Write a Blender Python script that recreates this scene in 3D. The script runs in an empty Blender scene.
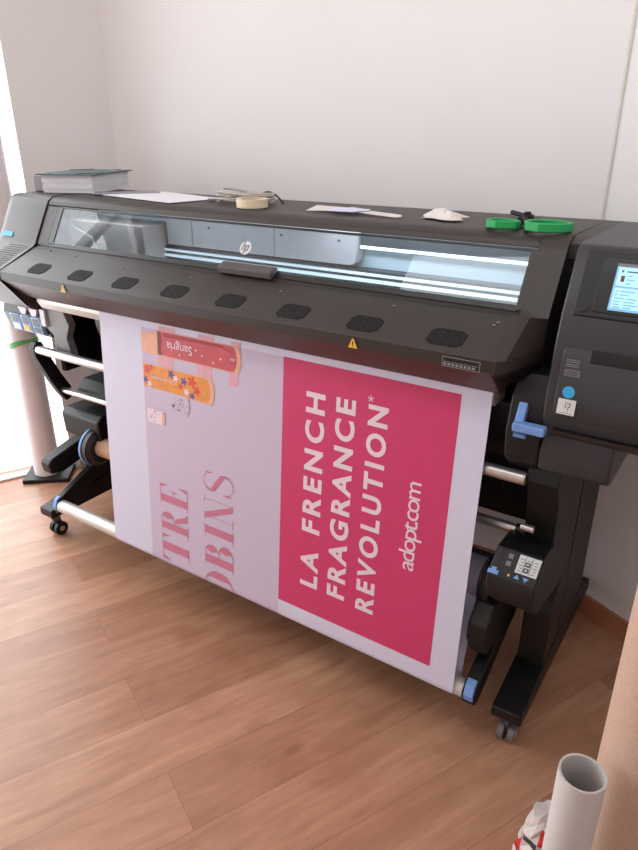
import bpy, bmesh, math, random
from mathutils import Vector, Matrix
random.seed(7)
C = bpy.context.scene.collection
PI = math.pi

# ------------------------------------------------------------------ materials
def lin(c):
    return tuple(((v/255)/12.92 if v/255 <= .04045 else ((v/255+.055)/1.055)**2.4) for v in c)

def mat(name, rgb, rough=.5, metal=0, var=.05, scale=30, bump=0, emit=None, estr=1, spec=.5, coat=0):
    m = bpy.data.materials.new(name); m.use_nodes = True
    nt = m.node_tree; b = nt.nodes['Principled BSDF']
    col = lin(rgb)
    tc = nt.nodes.new('ShaderNodeTexCoord'); nz = nt.nodes.new('ShaderNodeTexNoise')
    nz.inputs['Scale'].default_value = scale; nz.inputs['Detail'].default_value = 4
    nt.links.new(tc.outputs['Object'], nz.inputs['Vector'])
    rp = nt.nodes.new('ShaderNodeValToRGB')
    rp.color_ramp.elements[0].position = .3; rp.color_ramp.elements[1].position = .7
    rp.color_ramp.elements[0].color = tuple(v*(1-var) for v in col)+(1,)
    rp.color_ramp.elements[1].color = tuple(min(1, v*(1+var)) for v in col)+(1,)
    nt.links.new(nz.outputs['Fac'], rp.inputs['Fac']); nt.links.new(rp.outputs['Color'], b.inputs['Base Color'])
    b.inputs['Roughness'].default_value = rough; b.inputs['Metallic'].default_value = metal
    b.inputs['Specular IOR Level'].default_value = spec
    b.inputs['Coat Weight'].default_value = coat
    if bump:
        bp = nt.nodes.new('ShaderNodeBump'); bp.inputs['Strength'].default_value = bump; bp.inputs['Distance'].default_value = .002
        nt.links.new(nz.outputs['Fac'], bp.inputs['Height']); nt.links.new(bp.outputs['Normal'], b.inputs['Normal'])
    if emit:
        b.inputs['Emission Color'].default_value = lin(emit)+(1,); b.inputs['Emission Strength'].default_value = estr
    return m

def glass_mat(name, tint=(235, 240, 242), ior=1.5):
    m = bpy.data.materials.new(name); m.use_nodes = True; nt = m.node_tree
    nt.nodes.remove(nt.nodes['Principled BSDF']); out = nt.nodes['Material Output']
    tr = nt.nodes.new('ShaderNodeBsdfTransparent'); gl = nt.nodes.new('ShaderNodeBsdfGlossy')
    gl.inputs['Roughness'].default_value = .02
    lw = nt.nodes.new('ShaderNodeLayerWeight'); lw.inputs['Blend'].default_value = .5
    pw = nt.nodes.new('ShaderNodeMath'); pw.operation = 'POWER'; pw.inputs[1].default_value = 5; nt.links.new(lw.outputs['Facing'], pw.inputs[0])
    fr = nt.nodes.new('ShaderNodeMath'); fr.operation = 'MULTIPLY_ADD'; fr.inputs[1].default_value = .95; fr.inputs[2].default_value = .05; nt.links.new(pw.outputs[0], fr.inputs[0])
    nz = nt.nodes.new('ShaderNodeTexNoise'); nz.inputs['Scale'].default_value = 3
    rp = nt.nodes.new('ShaderNodeValToRGB'); c = lin(tint)
    rp.color_ramp.elements[0].color = tuple(v*.97 for v in c)+(1,); rp.color_ramp.elements[1].color = c+(1,)
    nt.links.new(nz.outputs['Fac'], rp.inputs['Fac']); nt.links.new(rp.outputs['Color'], tr.inputs['Color'])
    mx = nt.nodes.new('ShaderNodeMixShader')
    nt.links.new(fr.outputs[0], mx.inputs['Fac']); nt.links.new(tr.outputs[0], mx.inputs[1]); nt.links.new(gl.outputs[0], mx.inputs[2])
    nt.links.new(mx.outputs[0], out.inputs['Surface'])
    return m

def floor_mat():
    m = bpy.data.materials.new('laminate_planks'); m.use_nodes = True; nt = m.node_tree; b = nt.nodes['Principled BSDF']; L = nt.links
    N = nt.nodes.new
    tc = N('ShaderNodeNewGeometry'); mp = N('ShaderNodeMapping'); mp.vector_type = 'TEXTURE'
    mp.inputs['Rotation'].default_value = (0, 0, math.radians(65)); mp.inputs['Location'].default_value = (-.9063*1.702+.4226*.3, .4226*1.702+.9063*.3, 0)
    L.new(tc.outputs['Position'], mp.inputs['Vector'])
    br = N('ShaderNodeTexBrick'); br.offset = .37; br.squash = 1
    br.inputs['Scale'].default_value = 1; br.inputs['Brick Width'].default_value = 1.28; br.inputs['Row Height'].default_value = .195
    br.inputs['Mortar Size'].default_value = .0008; br.inputs['Mortar Smooth'].default_value = .3; br.inputs['Bias'].default_value = 0
    br.inputs['Color1'].default_value = (0, 0, 0, 1); br.inputs['Color2'].default_value = (1, 1, 1, 1); br.inputs['Mortar'].default_value = (.5, .5, .5, 1)
    L.new(mp.outputs[0], br.inputs['Vector'])
    tone = N('ShaderNodeValToRGB'); e = tone.color_ramp.elements
    e[0].color = lin((176, 128, 100))+(1,); e[1].color = lin((202, 154, 124))+(1,)
    L.new(br.outputs['Color'], tone.inputs['Fac'])
    # per-plank offset of the grain
    sc = N('ShaderNodeVectorMath'); sc.operation = 'SCALE'; sc.inputs['Scale'].default_value = 7.3; L.new(br.outputs['Color'], sc.inputs[0])
    ad = N('ShaderNodeVectorMath'); ad.operation = 'ADD'; L.new(mp.outputs[0], ad.inputs[0]); L.new(sc.outputs[0], ad.inputs[1])
    st = N('ShaderNodeVectorMath'); st.operation = 'MULTIPLY'; st.inputs[1].default_value = (1.6, 16, 1); L.new(ad.outputs[0], st.inputs[0])
    g = N('ShaderNodeTexNoise'); g.inputs['Scale'].default_value = 2.2; g.inputs['Detail'].default_value = 8; g.inputs['Roughness'].default_value = .62; g.inputs['Distortion'].default_value = .6
    L.new(st.outputs[0], g.inputs['Vector'])
    gr = N('ShaderNodeValToRGB'); e = gr.color_ramp.elements; e[0].position = .32; e[1].position = .66
    e[0].color = (.76, .71, .67, 1); e[1].color = (1.04, 1.04, 1.04, 1); L.new(g.outputs['Fac'], gr.inputs['Fac'])
    m1 = N('ShaderNodeMix'); m1.data_type = 'RGBA'; m1.blend_type = 'MULTIPLY'; m1.inputs[0].default_value = .85
    L.new(tone.outputs['Color'], m1.inputs[6]); L.new(gr.outputs['Color'], m1.inputs[7])
    # cloudy figure and knots
    st2 = N('ShaderNodeVectorMath'); st2.operation = 'MULTIPLY'; st2.inputs[1].default_value = (2.4, 6, 1); L.new(ad.outputs[0], st2.inputs[0])
    c2 = N('ShaderNodeTexNoise'); c2.inputs['Scale'].default_value = 1.3; c2.inputs['Detail'].default_value = 3; c2.inputs['Distortion'].default_value = 1.2; L.new(st2.outputs[0], c2.inputs['Vector'])
    cr = N('ShaderNodeValToRGB'); e = cr.color_ramp.elements; e[0].position = .35; e[1].position = .6
    e[0].color = (.80, .74, .70, 1); e[1].color = (1, 1, 1, 1); L.new(c2.outputs['Fac'], cr.inputs['Fac'])
    m2 = N('ShaderNodeMix'); m2.data_type = 'RGBA'; m2.blend_type = 'MULTIPLY'; m2.inputs[0].default_value = .8
    L.new(m1.outputs[2], m2.inputs[6]); L.new(cr.outputs['Color'], m2.inputs[7])
    vs = N('ShaderNodeVectorMath'); vs.operation = 'MULTIPLY'; vs.inputs[1].default_value = (1.5, 3.6, 1); L.new(ad.outputs[0], vs.inputs[0])
    vo = N('ShaderNodeTexVoronoi'); vo.inputs['Scale'].default_value = 1.3; L.new(vs.outputs[0], vo.inputs['Vector'])
    kr = N('ShaderNodeValToRGB'); e = kr.color_ramp.elements; e[0].position = .02; e[1].position = .09
    e[0].color = (.55, .45, .40, 1); e[1].color = (1, 1, 1, 1); L.new(vo.outputs['Distance'], kr.inputs['Fac'])
    m3 = N('ShaderNodeMix'); m3.data_type = 'RGBA'; m3.blend_type = 'MULTIPLY'; m3.inputs[0].default_value = .75
    L.new(m2.outputs[2], m3.inputs[6]); L.new(kr.outputs['Color'], m3.inputs[7])
    m4 = N('ShaderNodeMix'); m4.data_type = 'RGBA'; m4.blend_type = 'MIX'
    L.new(br.outputs['Fac'], m4.inputs[0]); L.new(m3.outputs[2], m4.inputs[6]); m4.inputs[7].default_value = lin((140, 98, 76))+(1,)
    L.new(m4.outputs[2], b.inputs['Base Color'])
    b.inputs['Roughness'].default_value = .36; b.inputs['Specular IOR Level'].default_value = .5
    bp = N('ShaderNodeBump'); bp.inputs['Strength'].default_value = .15; bp.inputs['Distance'].default_value = .002
    L.new(g.outputs['Fac'], bp.inputs['Height']); L.new(bp.outputs[0], b.inputs['Normal'])
    return m

def mesh_vent_mat():
    m = bpy.data.materials.new('vent_mesh'); m.use_nodes = True; nt = m.node_tree; b = nt.nodes['Principled BSDF']; L = nt.links
    tc = nt.nodes.new('ShaderNodeTexCoord'); v = nt.nodes.new('ShaderNodeTexVoronoi'); v.inputs['Scale'].default_value = 140; v.inputs['Randomness'].default_value = 1
    L.new(tc.outputs['Object'], v.inputs['Vector'])
    r = nt.nodes.new('ShaderNodeValToRGB'); r.color_ramp.elements[0].position = .35; r.color_ramp.elements[1].position = .55
    r.color_ramp.elements[0].color = lin((20, 17, 18))+(1,); r.color_ramp.elements[1].color = lin((38, 34, 34))+(1,)
    L.new(v.outputs['Distance'], r.inputs['Fac']); L.new(r.outputs['Color'], b.inputs['Base Color'])
    b.inputs['Roughness'].default_value = .75; b.inputs['Specular IOR Level'].default_value = .25
    return m

M = {}
M['wall'] = mat('wall_paint', (236, 232, 231), .9, var=.012, scale=3, bump=.05)
M['seam'] = mat('wall_joint_strip', (222, 218, 208), .8)
M['ceiling'] = mat('ceiling_paint', (240, 238, 236), .9, var=.01, scale=3)
M['floor'] = floor_mat()
M['base'] = mat('baseboard_wood', (168, 108, 78), .45, var=.12, scale=12)
M['frame_white'] = mat('white_window_frame', (240, 240, 240), .4)
M['body'] = mat('charcoal_plastic', (53, 45, 42), .46, var=.02, scale=400, bump=.08)
M['body_dk'] = mat('dark_charcoal_plastic', (40, 36, 37), .42, var=.02, scale=400, bump=.08)
M['module'] = mat('graphite_plastic', (54, 52, 56), .42, var=.02, scale=400, bump=.08)
M['drawer'] = mat('graphite_drawer', (60, 60, 66), .38, var=.02, scale=400)
M['under'] = mat('brown_grey_underside', (78, 56, 50), .5, var=.02)  # brown of the reflected floor is put into this colour
M['control'] = mat('control_box_plastic', (20, 19, 22), .5)
M['handle'] = mat('handle_plastic', (88, 80, 79), .45)  # body plastic made paler, light from above put into the colour
M['black'] = mat('black_powdercoat', (12, 10, 12), .5, var=.06, scale=60)
M['glossblack'] = mat('gloss_black', (12, 11, 13), .35, var=.03)
M['grey'] = mat('mid_grey_plastic', (120, 116, 118), .45)
M['ltgrey'] = mat('light_grey_metal', (196, 192, 194), .4, .15)
M['alu'] = mat('brushed_aluminium', (206, 202, 200), .3, .85, var=.06, scale=90)
M['aluw'] = mat('satin_aluminium', (214, 208, 202), .42, .35, var=.04, scale=90)
M['chrome'] = mat('polished_steel', (225, 228, 232), .15, 1.0)
M['blue'] = mat('blue_plastic', (120, 160, 222), .4)
M['blue_lt'] = mat('pale_blue_plastic', (160, 188, 232), .4)
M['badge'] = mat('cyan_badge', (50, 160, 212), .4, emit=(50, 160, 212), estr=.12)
M['glass'] = glass_mat('printer_window_glass', (226, 232, 236))
M['winglass'] = glass_mat('room_window_glass', (250, 250, 250))
M['vent'] = mesh_vent_mat()
M['yellow'] = mat('warning_yellow', (235, 190, 60), .5)
M['label_w'] = mat('white_label', (222, 222, 222), .5)
M['label_g'] = mat('grey_label_print', (150, 148, 150), .6)
M['lcd'] = mat('lcd_blue', (120, 170, 200), .3, emit=(110, 165, 200), estr=.6)
M['lcd_w'] = mat('lcd_light', (170, 215, 238), .3, emit=(150, 200, 235), estr=.7)
M['lcd_d'] = mat('lcd_dark', (60, 70, 90), .3, emit=(60, 75, 95), estr=.5)
M['rail'] = mat('white_rail', (225, 232, 236), .25, .2, emit=(205, 225, 235), estr=.35)  # metal rails, their LED-lit brightness put in as emission
M['led'] = mat('led_light_bar', (230, 245, 250), .4, emit=(225, 242, 250), estr=3.2)
M['int_panel'] = mat('interior_panel', (190, 205, 212), .45)
M['int_grey'] = mat('carriage_grey', (158, 154, 156), .45)
M['int_warm'] = mat('interior_warm_grey', (160, 148, 142), .5)  # brownish room reflection in the left glass, as a colour
M['int_warm2'] = mat('interior_pale', (205, 200, 194), .5)  # paler part of the same painted reflection
M['int_dark'] = mat('interior_dark', (52, 58, 64), .4)
M['cardboard'] = mat('brown_cardboard', (196, 160, 130), .85, var=.06, scale=80, bump=.1)
M['kraft'] = mat('kraft_paper', (200, 168, 148), .85, var=.07, scale=160, bump=.15)
M['paper'] = mat('white_paper', (232, 230, 236), .8, var=.01)
M['roll_paper'] = mat('pale_pink_paper', (248, 238, 242), .75, var=.02, scale=6)
M['tube_grey'] = mat('white_tube', (212, 208, 206), .6, var=.02)
M['tube_in'] = mat('white_tube_inside', (196, 192, 190), .7)
M['green'] = mat('green_rubber', (28, 158, 84), .5, var=.04)
M['green_lt'] = mat('light_green_rubber', (110, 190, 120), .5, var=.04)
M['teal'] = mat('teal_card', (98, 122, 122), .6, var=.06, scale=60)
M['teal_dk'] = mat('dark_elastic', (38, 52, 54), .6)
M['binder'] = mat('grey_binder', (150, 148, 156), .6)
M['cream'] = mat('cream_tape', (226, 208, 178), .6)
M['cable'] = mat('beige_cable', (190, 180, 172), .5)
M['tissue'] = mat('crumpled_tissue', (226, 216, 212), .9, var=.05, scale=60, bump=.3)
M['red'] = mat('red_print', (205, 35, 38), .5)
M['bagw'] = mat('bag_plastic', (222, 214, 210), .4, var=.05, scale=40)
M['castor'] = mat('castor_grey', (120, 118, 122), .3, .3)
# banner inks
M['bn_white'] = mat('banner_white', (221, 219, 240), .62, var=.008)
M['bn_lilac'] = mat('banner_lilac', (208, 194, 216), .62, var=.008)
M['bn_pink'] = mat('banner_pink', (212, 62, 112), .6, var=.015, scale=15)
M['bn_letter'] = mat('banner_white_ink', (240, 220, 232), .6, var=.005)
M['bn_rose'] = mat('banner_rose_ink', (204, 124, 150), .6, var=.01)
M['bn_red'] = mat('banner_red_ink', (206, 88, 98), .55, var=.14, scale=18)
M['bn_redd'] = mat('banner_dark_red_ink', (176, 52, 66), .55, var=.1, scale=18)
M['bn_peach'] = mat('banner_peach_ink', (236, 178, 150), .55, var=.05)
M['bn_brown'] = mat('banner_brown_ink', (126, 60, 60), .55)
M['bn_orange'] = mat('banner_orange_ink', (232, 150, 70), .55, var=.1, scale=30)
M['bn_flower_r'] = mat('banner_flower_red', (222, 80, 64), .55)
M['bn_flower_b'] = mat('banner_flower_blue', (96, 84, 160), .55)
M['bn_shadow'] = mat('banner_pink_tint', (228, 172, 184), .6)
M['bn_dot'] = mat('banner_maroon_dots', (130, 60, 84), .6)
M['bn_back'] = mat('banner_reverse', (170, 160, 180), .7)

# ------------------------------------------------------------------ mesh building
class MB:
    def __init__(s): s.v = []; s.f = []; s.m = []; s.mats = []
    def mi(s, m):
        if m not in s.mats: s.mats.append(m)
        return s.mats.index(m)
    def add(s, vs, fs, m):
        b = len(s.v); s.v += [tuple(v) for v in vs]; k = s.mi(m)
        for f in fs: s.f.append([i+b for i in f]); s.m.append(k)
    def box(s, x0, x1, y0, y1, z0, z1, m):
        vs = [(x, y, z) for x in (x0, x1) for y in (y0, y1) for z in (z0, z1)]
        s.add(vs, [(0, 1, 3, 2), (4, 6, 7, 5), (0, 4, 5, 1), (2, 3, 7, 6), (0, 2, 6, 4), (1, 5, 7, 3)], m)
    def prism(s, pts, x0, x1, m, axis='x'):
        """extrude a polygon; pts are (y,z) for axis x, (x,z) for axis y, (x,y) for axis z"""
        n = len(pts)
        def P(a, b, t): return {'x': (t, a, b), 'y': (a, t, b), 'z': (a, b, t)}[axis]
        vs = [P(a, b, x0) for a, b in pts]+[P(a, b, x1) for a, b in pts]
        s.add(vs, [list(range(n)), list(range(2*n-1, n-1, -1))]+[(i, i+n, (i+1) % n+n, (i+1) % n) for i in range(n)], m)
    def tube(s, a, b, r, m, seg=24, r2=None, cap=True):
        a = Vector(a); b = Vector(b); d = (b-a).normalized(); r2 = r if r2 is None else r2
        u = d.orthogonal().normalized(); w = d.cross(u)
        vs = []
        for c, rr in ((a, r), (b, r2)):
            for i in range(seg):
                t = 2*PI*i/seg; vs.append(c+(u*math.cos(t)+w*math.sin(t))*rr)
        fs = [(i, (i+1) % seg, (i+1) % seg+seg, i+seg) for i in range(seg)]
        if cap: fs += [list(range(seg-1, -1, -1)), list(range(seg, 2*seg))]
        s.add(vs, fs, m)
    def ring(s, a, b, ro, ri, m, seg=32):
        """hollow tube with end walls"""
        a = Vector(a); b = Vector(b); d = (b-a).normalized(); u = d.orthogonal().normalized(); w = d.cross(u)
        vs = []
        for c, rr in ((a, ro), (b, ro), (b, ri), (a, ri)):
            for i in range(seg):
                t = 2*PI*i/seg; vs.append(c+(u*math.cos(t)+w*math.sin(t))*rr)
        fs = []
        for k in range(4):
            for i in range(seg):
                j = (i+1) % seg; k2 = (k+1) % 4
                fs.append((k*seg+i, k*seg+j, k2*seg+j, k2*seg+i))
        s.add(vs, fs, m)
    def path(s, pts, r, m, seg=8, closed=False):
        P = [Vector(p) for p in pts]; n = len(P); vs = []
        for i, p in enumerate(P):
            if closed: d = P[(i+1) % n]-P[i-1]
            else: d = P[min(i+1, n-1)]-P[max(i-1, 0)]
            d.normalize(); up = Vector((0, 0, 1)) if abs(d.z) < .9 else Vector((1, 0, 0))
            u = d.cross(up).normalized(); w = u.cross(d)
            for k in range(seg):
                t = 2*PI*k/seg; vs.append(p+(u*math.cos(t)+w*math.sin(t))*r)
        fs = []
        for i in range(n if closed else n-1):
            for k in range(seg):
                j = (i+1) % n; fs.append((i*seg+k, i*seg+(k+1) % seg, j*seg+(k+1) % seg, j*seg+k))
        if not closed: fs += [list(range(seg-1, -1, -1)), list(range((n-1)*seg, n*seg))]
        s.add(vs, fs, m)
    def quad(s, pts, m): s.add(pts, [list(range(len(pts)))], m)
    def build(s, name, parent=None, bevel=0, smooth=False, segs=2, recalc=True, label=None):
        me = bpy.data.meshes.new(name); org = Vector((0, 0, 0)); p = parent
        while p: org = org+Vector(p.location); p = p.parent
        vs = [Vector(v)-org for v in s.v]
        if not parent:
            xs = [v.x for v in vs]; ys = [v.y for v in vs]; zs = [v.z for v in vs]
            o0 = Vector(((min(xs)+max(xs))/2, (min(ys)+max(ys))/2, min(zs))); vs = [v-o0 for v in vs]
        me.from_pydata(vs, [], s.f)
        for m in s.mats: me.materials.append(M[m])
        me.polygons.foreach_set('material_index', s.m)
        if recalc:
            bm = bmesh.new(); bm.from_mesh(me); bmesh.ops.recalc_face_normals(bm, faces=bm.faces); bm.to_mesh(me); bm.free()
        o = bpy.data.objects.new(name, me); C.objects.link(o)
        if parent: o.parent = parent
        else: o.location = o0
        if bevel:
            b = o.modifiers.new('bevel', 'BEVEL'); b.width = bevel; b.segments = segs; b.limit_method = 'ANGLE'; b.angle_limit = math.radians(28)
            b.harden_normals = True
        if smooth or bevel:
            me.polygons.foreach_set('use_smooth', [True]*len(me.polygons))
            try: me.set_sharp_from_angle(angle=math.radians(40))
            except Exception: pass
        if label: o['label'] = label
        return o

def thing(name, label, cat, loc=(0, 0, 0), group=None):
    o = bpy.data.objects.new(name, None); C.objects.link(o); o.location = loc; o.empty_display_size = .1
    o['label'] = label; o['category'] = cat
    if group: o['group'] = group
    return o
def tag(o, label, cat, group=None):
    o['label'] = label; o['category'] = cat
    if group: o['group'] = group
    return o
def struct(o): o['kind'] = 'structure'; return o

# ------------------------------------------------------------------ the room
PD = Vector((math.cos(math.radians(65)), math.sin(math.radians(65)), 0))   # along the planks
PN = Vector((PD.y, -PD.x, 0))
HT = 2.62
A = Vector((-2.60, 2.20, 0)); B = Vector((-.46, 2.21, 0)); Cc = B+PN*3.3; Dd = Cc-PD*5.4
W0 = Vector((-2.77, 1.83, 0)); E0 = W0-PD*5.6
T = .12
def wall(name, p, q, z0=0, z1=HT, m='wall', t=T, side=1):
    mb = MB(); d = (q-p).normalized(); n = Vector((-d.y, d.x, 0))*side
    a, b, c, e = p, q, q+n*t, p+n*t
    mb.prism([(v.x, v.y) for v in (a, b, c, e)], z0, z1, m, 'z')
    return struct(mb.build(name))
wall('wall_back', A+Vector((-.1, 0, 0)), B+Vector((.03, 0, 0)))
wall('wall_right', B, Cc)
wall('wall_side', Cc, Dd+PD*-.1)
wall('wall_front', Dd, E0)
wall('wall_left', W0, A)
mb = MB(); mb.prism([(E0.x-.13, E0.y-.05), (Dd.x+.3, Dd.y-.4), (Cc.x+.3, Cc.y), (B.x+.1, B.y+.16), (A.x-.1, A.y+.16), (W0.x-.13, W0.y+.06)], -.1, 0, 'floor', 'z')
fl = mb.build('floor'); struct(fl)
mb = MB(); mb.prism([(E0.x-.13, E0.y-.05), (Dd.x+.3, Dd.y-.4), (Cc.x+.3, Cc.y), (B.x+.1, B.y+.16), (A.x-.1, A.y+.16), (W0.x-.13, W0.y+.06)], HT, HT+.1, 'ceiling', 'z')
struct(mb.build('ceiling'))
# glazed side: full height window bay, then wall
WE = W0-PD*3.6
wall('wall_window_side', WE, E0, side=-1)
wall('wall_window_header', W0, WE, 2.42, HT, side=-1)
n = -PN
win = struct(bpy.data.objects.new('window_1', None)); C.objects.link(win); win.location = W0
fr = MB()
def wbar(t0, t1, z0, z1, d0=.03, d1=.08, m='frame_white', mbx=fr):
    a = W0-PD*t0; b = W0-PD*t1
    mbx.prism([(v.x, v.y) for v in (a+n*d0, b+n*d0, b+n*d1, a+n*d1)], z0, z1, m, 'z')
for t0 in (-.055, 1.17, 2.36, 3.55): wbar(t0, t0+.05, 0, 2.42)
wbar(-.005, 3.6, 0, .012); wbar(-.005, 3.6, 2.37, 2.42)
o = fr.build('window_frame', win, bevel=.003)
gl = MB(); wbar(-.005, 3.55, .03, 2.37, .05, .056, 'winglass', gl); gl.build('window_pane', win)
# skirting boards
def base(name, p, q, side=-1):
    mb = MB(); d = (q-p).normalized(); nn = Vector((-d.y, d.x, 0))*side
    mb.prism([(v.x, v.y) for v in (p, q, q+nn*.013, p+nn*.013)], 0, .078, 'base', 'z')
    return struct(mb.build(name, bevel=.003))
base('baseboard_back', A, B); base('baseboard_right', B, Cc)
# joint strip of the wall corner
mb = MB(); mb.tube(B+Vector((-.002, -.003, .08)), B+Vector((-.002, -.003, HT)), .005, 'seam', 12); struct(mb.build('trim_1', smooth=True))

# ------------------------------------------------------------------ the printer
pr = thing('large_format_printer', 'charcoal wide-format printer with lit window, on black wheeled legs against white wall', 'printer', (-1.3, 1.7, 0))
XL, XR = -2.235, -.45       # seams between the end caps and the middle
BODY = [(1.92, 1.08), (1.92, 1.365), (1.905, 1.38), (1.605, 1.378), (1.58, 1.374), (1.563, 1.364), (1.556, 1.350)]
# top cover (roof and front roll-over)
mb = MB(); mb.prism(BODY[1:]+[(1.60, 1.345), (1.90, 1.345)], XL, XR, 'body'); mb.build('top_cover', pr, bevel=.003)
mb = MB(); mb.prism(BODY[1:4]+[(1.57, 1.365), (1.57, 1.33), (1.92, 1.33)], -.425, -.340, 'body'); mb.build('roof_bridge', pr, bevel=.002)
mb = MB(); mb.box(XL, XR, 1.895, 1.92, 1.0, 1.345, 'body_dk'); mb.build('rear_cover', pr)
# canopy with sloping vent plate, lip and underside
mb = MB(); mb.prism([(1.500, 1.222), (1.484, 1.218), (1.320, 1.1525), (1.315, 1.149), (1.317, 1.121), (1.345, 1.119), (1.49, 1.19)], XL, XR, 'body'); 
cn = mb.build('vented_canopy', pr, bevel=.0012)
mb = MB(); mb.prism([(1.319, 1.1205), (1.50, 1.10), (1.50, 1.050), (1.402, 1.046), (1.396, 1.050)], XL, XR, 'under'); mb.build('canopy_underside', pr, bevel=.002)
# rim running along the canopy below the window

# end caps
CAP = [(1.92, .98), (1.92, 1.365), (1.905, 1.38), (1.605, 1.380), (1.58, 1.376), (1.56, 1.364), (1.550, 1.348), (1.480, 1.226), (1.466, 1.214), (1.320, 1.153), (1.314, 1.149), (1.316, 1.120), (1.403, 1.010), (1.42, .995), (1.46, .995)]
mb = MB()
# left cap: front sweeps back slightly towards its outer end
def lerp_cap(dx): return [(y+dx*max(0, min(1, (z-1.14)/.10))*max(0, (1.70-y))/.2*.9 if y < 1.62 else y, z) for y, z in CAP]
secs = [(XL-.004, 0, 0), (-2.44, .0, 0), (-2.475, .01, .002), (-2.492, .025, .006), (-2.50, .05, .016)]
vs = []; nC = len(CAP)
for x, dx, dz in secs:
    vs += [(x, y, min(z, 1.38-dz)) for y, z in lerp_cap(dx)]
fs = [list(range(nC)), list(range(len(vs)-1, len(vs)-nC-1, -1))]
for k in range(len(secs)-1):
    for i in range(nC): j = (i+1) % nC; fs.append((k*nC+i, k*nC+j, (k+1)*nC+j, (k+1)*nC+i))
mb.add(vs, fs, 'body')
_u = mb.mi('under')
for q_, f_ in enumerate(mb.f):
    if (len(f_) == 4 and (f_[0] % nC) in (11, 12)) or q_ == 0: mb.m[q_] = _u
lc = mb.build('left_end_cap', pr, bevel=.003)
# follow the cap slope
mb = MB()
def slope_y(z, y0=1.480, z0=1.226, y1=1.550, z1=1.348): return y0+(z-z0)/(z1-z0)*(y1-y0)
mb.quad([(-2.450, slope_y(1.236)-.003, 1.236), (-2.385, slope_y(1.236)-.002, 1.236), (-2.385, slope_y(1.253)-.002, 1.253), (-2.450, slope_y(1.253)-.003, 1.253)], 'badge')
bd = mb.build('badge', lc, label='small cyan blue rectangular badge')
# louvres on the left cap shelf
mb = MB()
for k in range(11):
    y = 1.345+k*.0115; z = 1.153+(y-1.318)*.4122
    mb.box(-2.37+.0, -2.262, y, y+.0035, z-.001, z+.0018, 'body_dk')
mb.build('vent_louvres', lc)
# right end cap
mb = MB(); vs = []
RC = CAP[:11]+[(1.316, 1.120), (1.330, 1.112), (1.42, 1.07), (1.46, 1.06)]
for x, dx in ((XR+.0005, 0), (-.440, .0), (-.424, .10), (-.404, .50), (-.386, .92)):
    vs += [(x, y+max(0, 1.475-y)*dx, z) for y, z in RC]
fs = [list(range(nC)), list(range(len(vs)-1, len(vs)-nC-1, -1))]
for k in range(4):
    for i in range(nC): j = (i+1) % nC; fs.append((k*nC+i, k*nC+j, (k+1)*nC+j, (k+1)*nC+i))
mb.add(vs, fs, 'body'); _u = mb.mi('black')
for q_, f_ in enumerate(mb.f):
    if len(f_) == 4 and (f_[0] % nC) >= 11: mb.m[q_] = _u
rc = mb.build('right_end_cap', pr, bevel=.003)
# seam gaps
mb = MB()
for x in (XL-.003,):
    mb.prism([(y-.0012 if y < 1.6 else y, z+.0012) for y, z in CAP[7:11]]+[(1.314, 1.118), (1.400, 1.008), (1.406, 1.012), (1.33, 1.125), (1.5, 1.20)], x-.0015, x+.004, 'glossblack')
mb.build('seam_gasket', pr)
# window frame and glass
fy0, fz0, fy1, fz1 = 1.486, 1.222, 1.556, 1.345
fx0, fx1 = -2.215, -.462
def fp(u, w, off=0):           # u: 0 bottom .. 1 top on the glass plane
    dy, dz = fy1-fy0, fz1-fz0; L = math.hypot(dy, dz)
    return (fy0+dy*u-dz/L*off, fz0+dz*u+dy/L*off)
mb = MB()
def frame_bar(xa, xb, ua, ub, o0=-.004, o1=.0015, m='glossblack', mbx=None):
    mbx = mbx or mb
    pts = [fp(ua, 0, o0), fp(ub, 0, o0), fp(ub, 0, o1), fp(ua, 0, o1)]
    mbx.prism(pts, xa, xb, m)
frame_bar(XL, -2.176, -.02, 1.02, m='body'); frame_bar(-2.176, -2.148, 0, 1.02); frame_bar(fx1-.004, XR+.001, 0, 1.02, m='body'); frame_bar(fx0, fx1, -.03, .075); frame_bar(fx0, fx1, .975, 1.02)
wf = mb.build('window_frame', pr, bevel=.001)
mb = MB(); frame_bar(-2.150, fx1-.003, .05, .98, -.002, -.0005, 'glass', mb); mb.build('window_glass', wf)
# handle at the bottom of the window
mb = MB(); mb.prism([(1.464, 1.215), (1.49, 1.224), (1.501, 1.243), (1.489, 1.247), (1.461, 1.235)], -1.345, -1.150, 'handle'); 
wh = mb.build('window_handle', pr, bevel=.004)
# round logo on the glass
lg = MB(); cx, cu = -1.283, .50
yy, zz = fp(cu, 0, .001); ev = Vector((0, (fy1-fy0), (fz1-fz0))).normalized(); nv = Vector((0, -ev.z, ev.y))
def lp(a, b, off=.001): return Vector((cx+a, *fp(cu, 0, 0)))+ev*b+nv*off
lg.quad([lp(.0205*math.cos(2*PI*i/40), .0205*math.sin(2*PI*i/40)) for i in range(40)], 'label_w')
def stroke(p, q, w, m='int_dark', off=.0018, f=lp, mbx=lg):
    p = Vector(p); q = Vector(q); d = (q-p).normalized(); s_ = Vector((-d.y, d.x))*w/2
    mbx.quad([f(*(p+s_), off), f(*(q+s_), off), f(*(q-s_), off), f(*(p-s_), off)], m)
sl = .35
def ht(x, y): return (x+y*sl, y)
stroke(ht(-.0115, -.0085), ht(-.0115, .0205), .0026); stroke(ht(-.0115, .0075), ht(-.004, .0075), .0024); stroke(ht(-.0035, .0080), ht(-.0035, -.0085), .0026)
stroke(ht(.0025, .0080), ht(.0025, -.0200), .0026); stroke(ht(.0025, .0075), ht(.010, .0075), .0024); stroke(ht(.0105, .008), ht(.0105, -.0085), .0026); stroke(ht(.0105, -.0075), ht(.003, -.0075), .0024)
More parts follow.
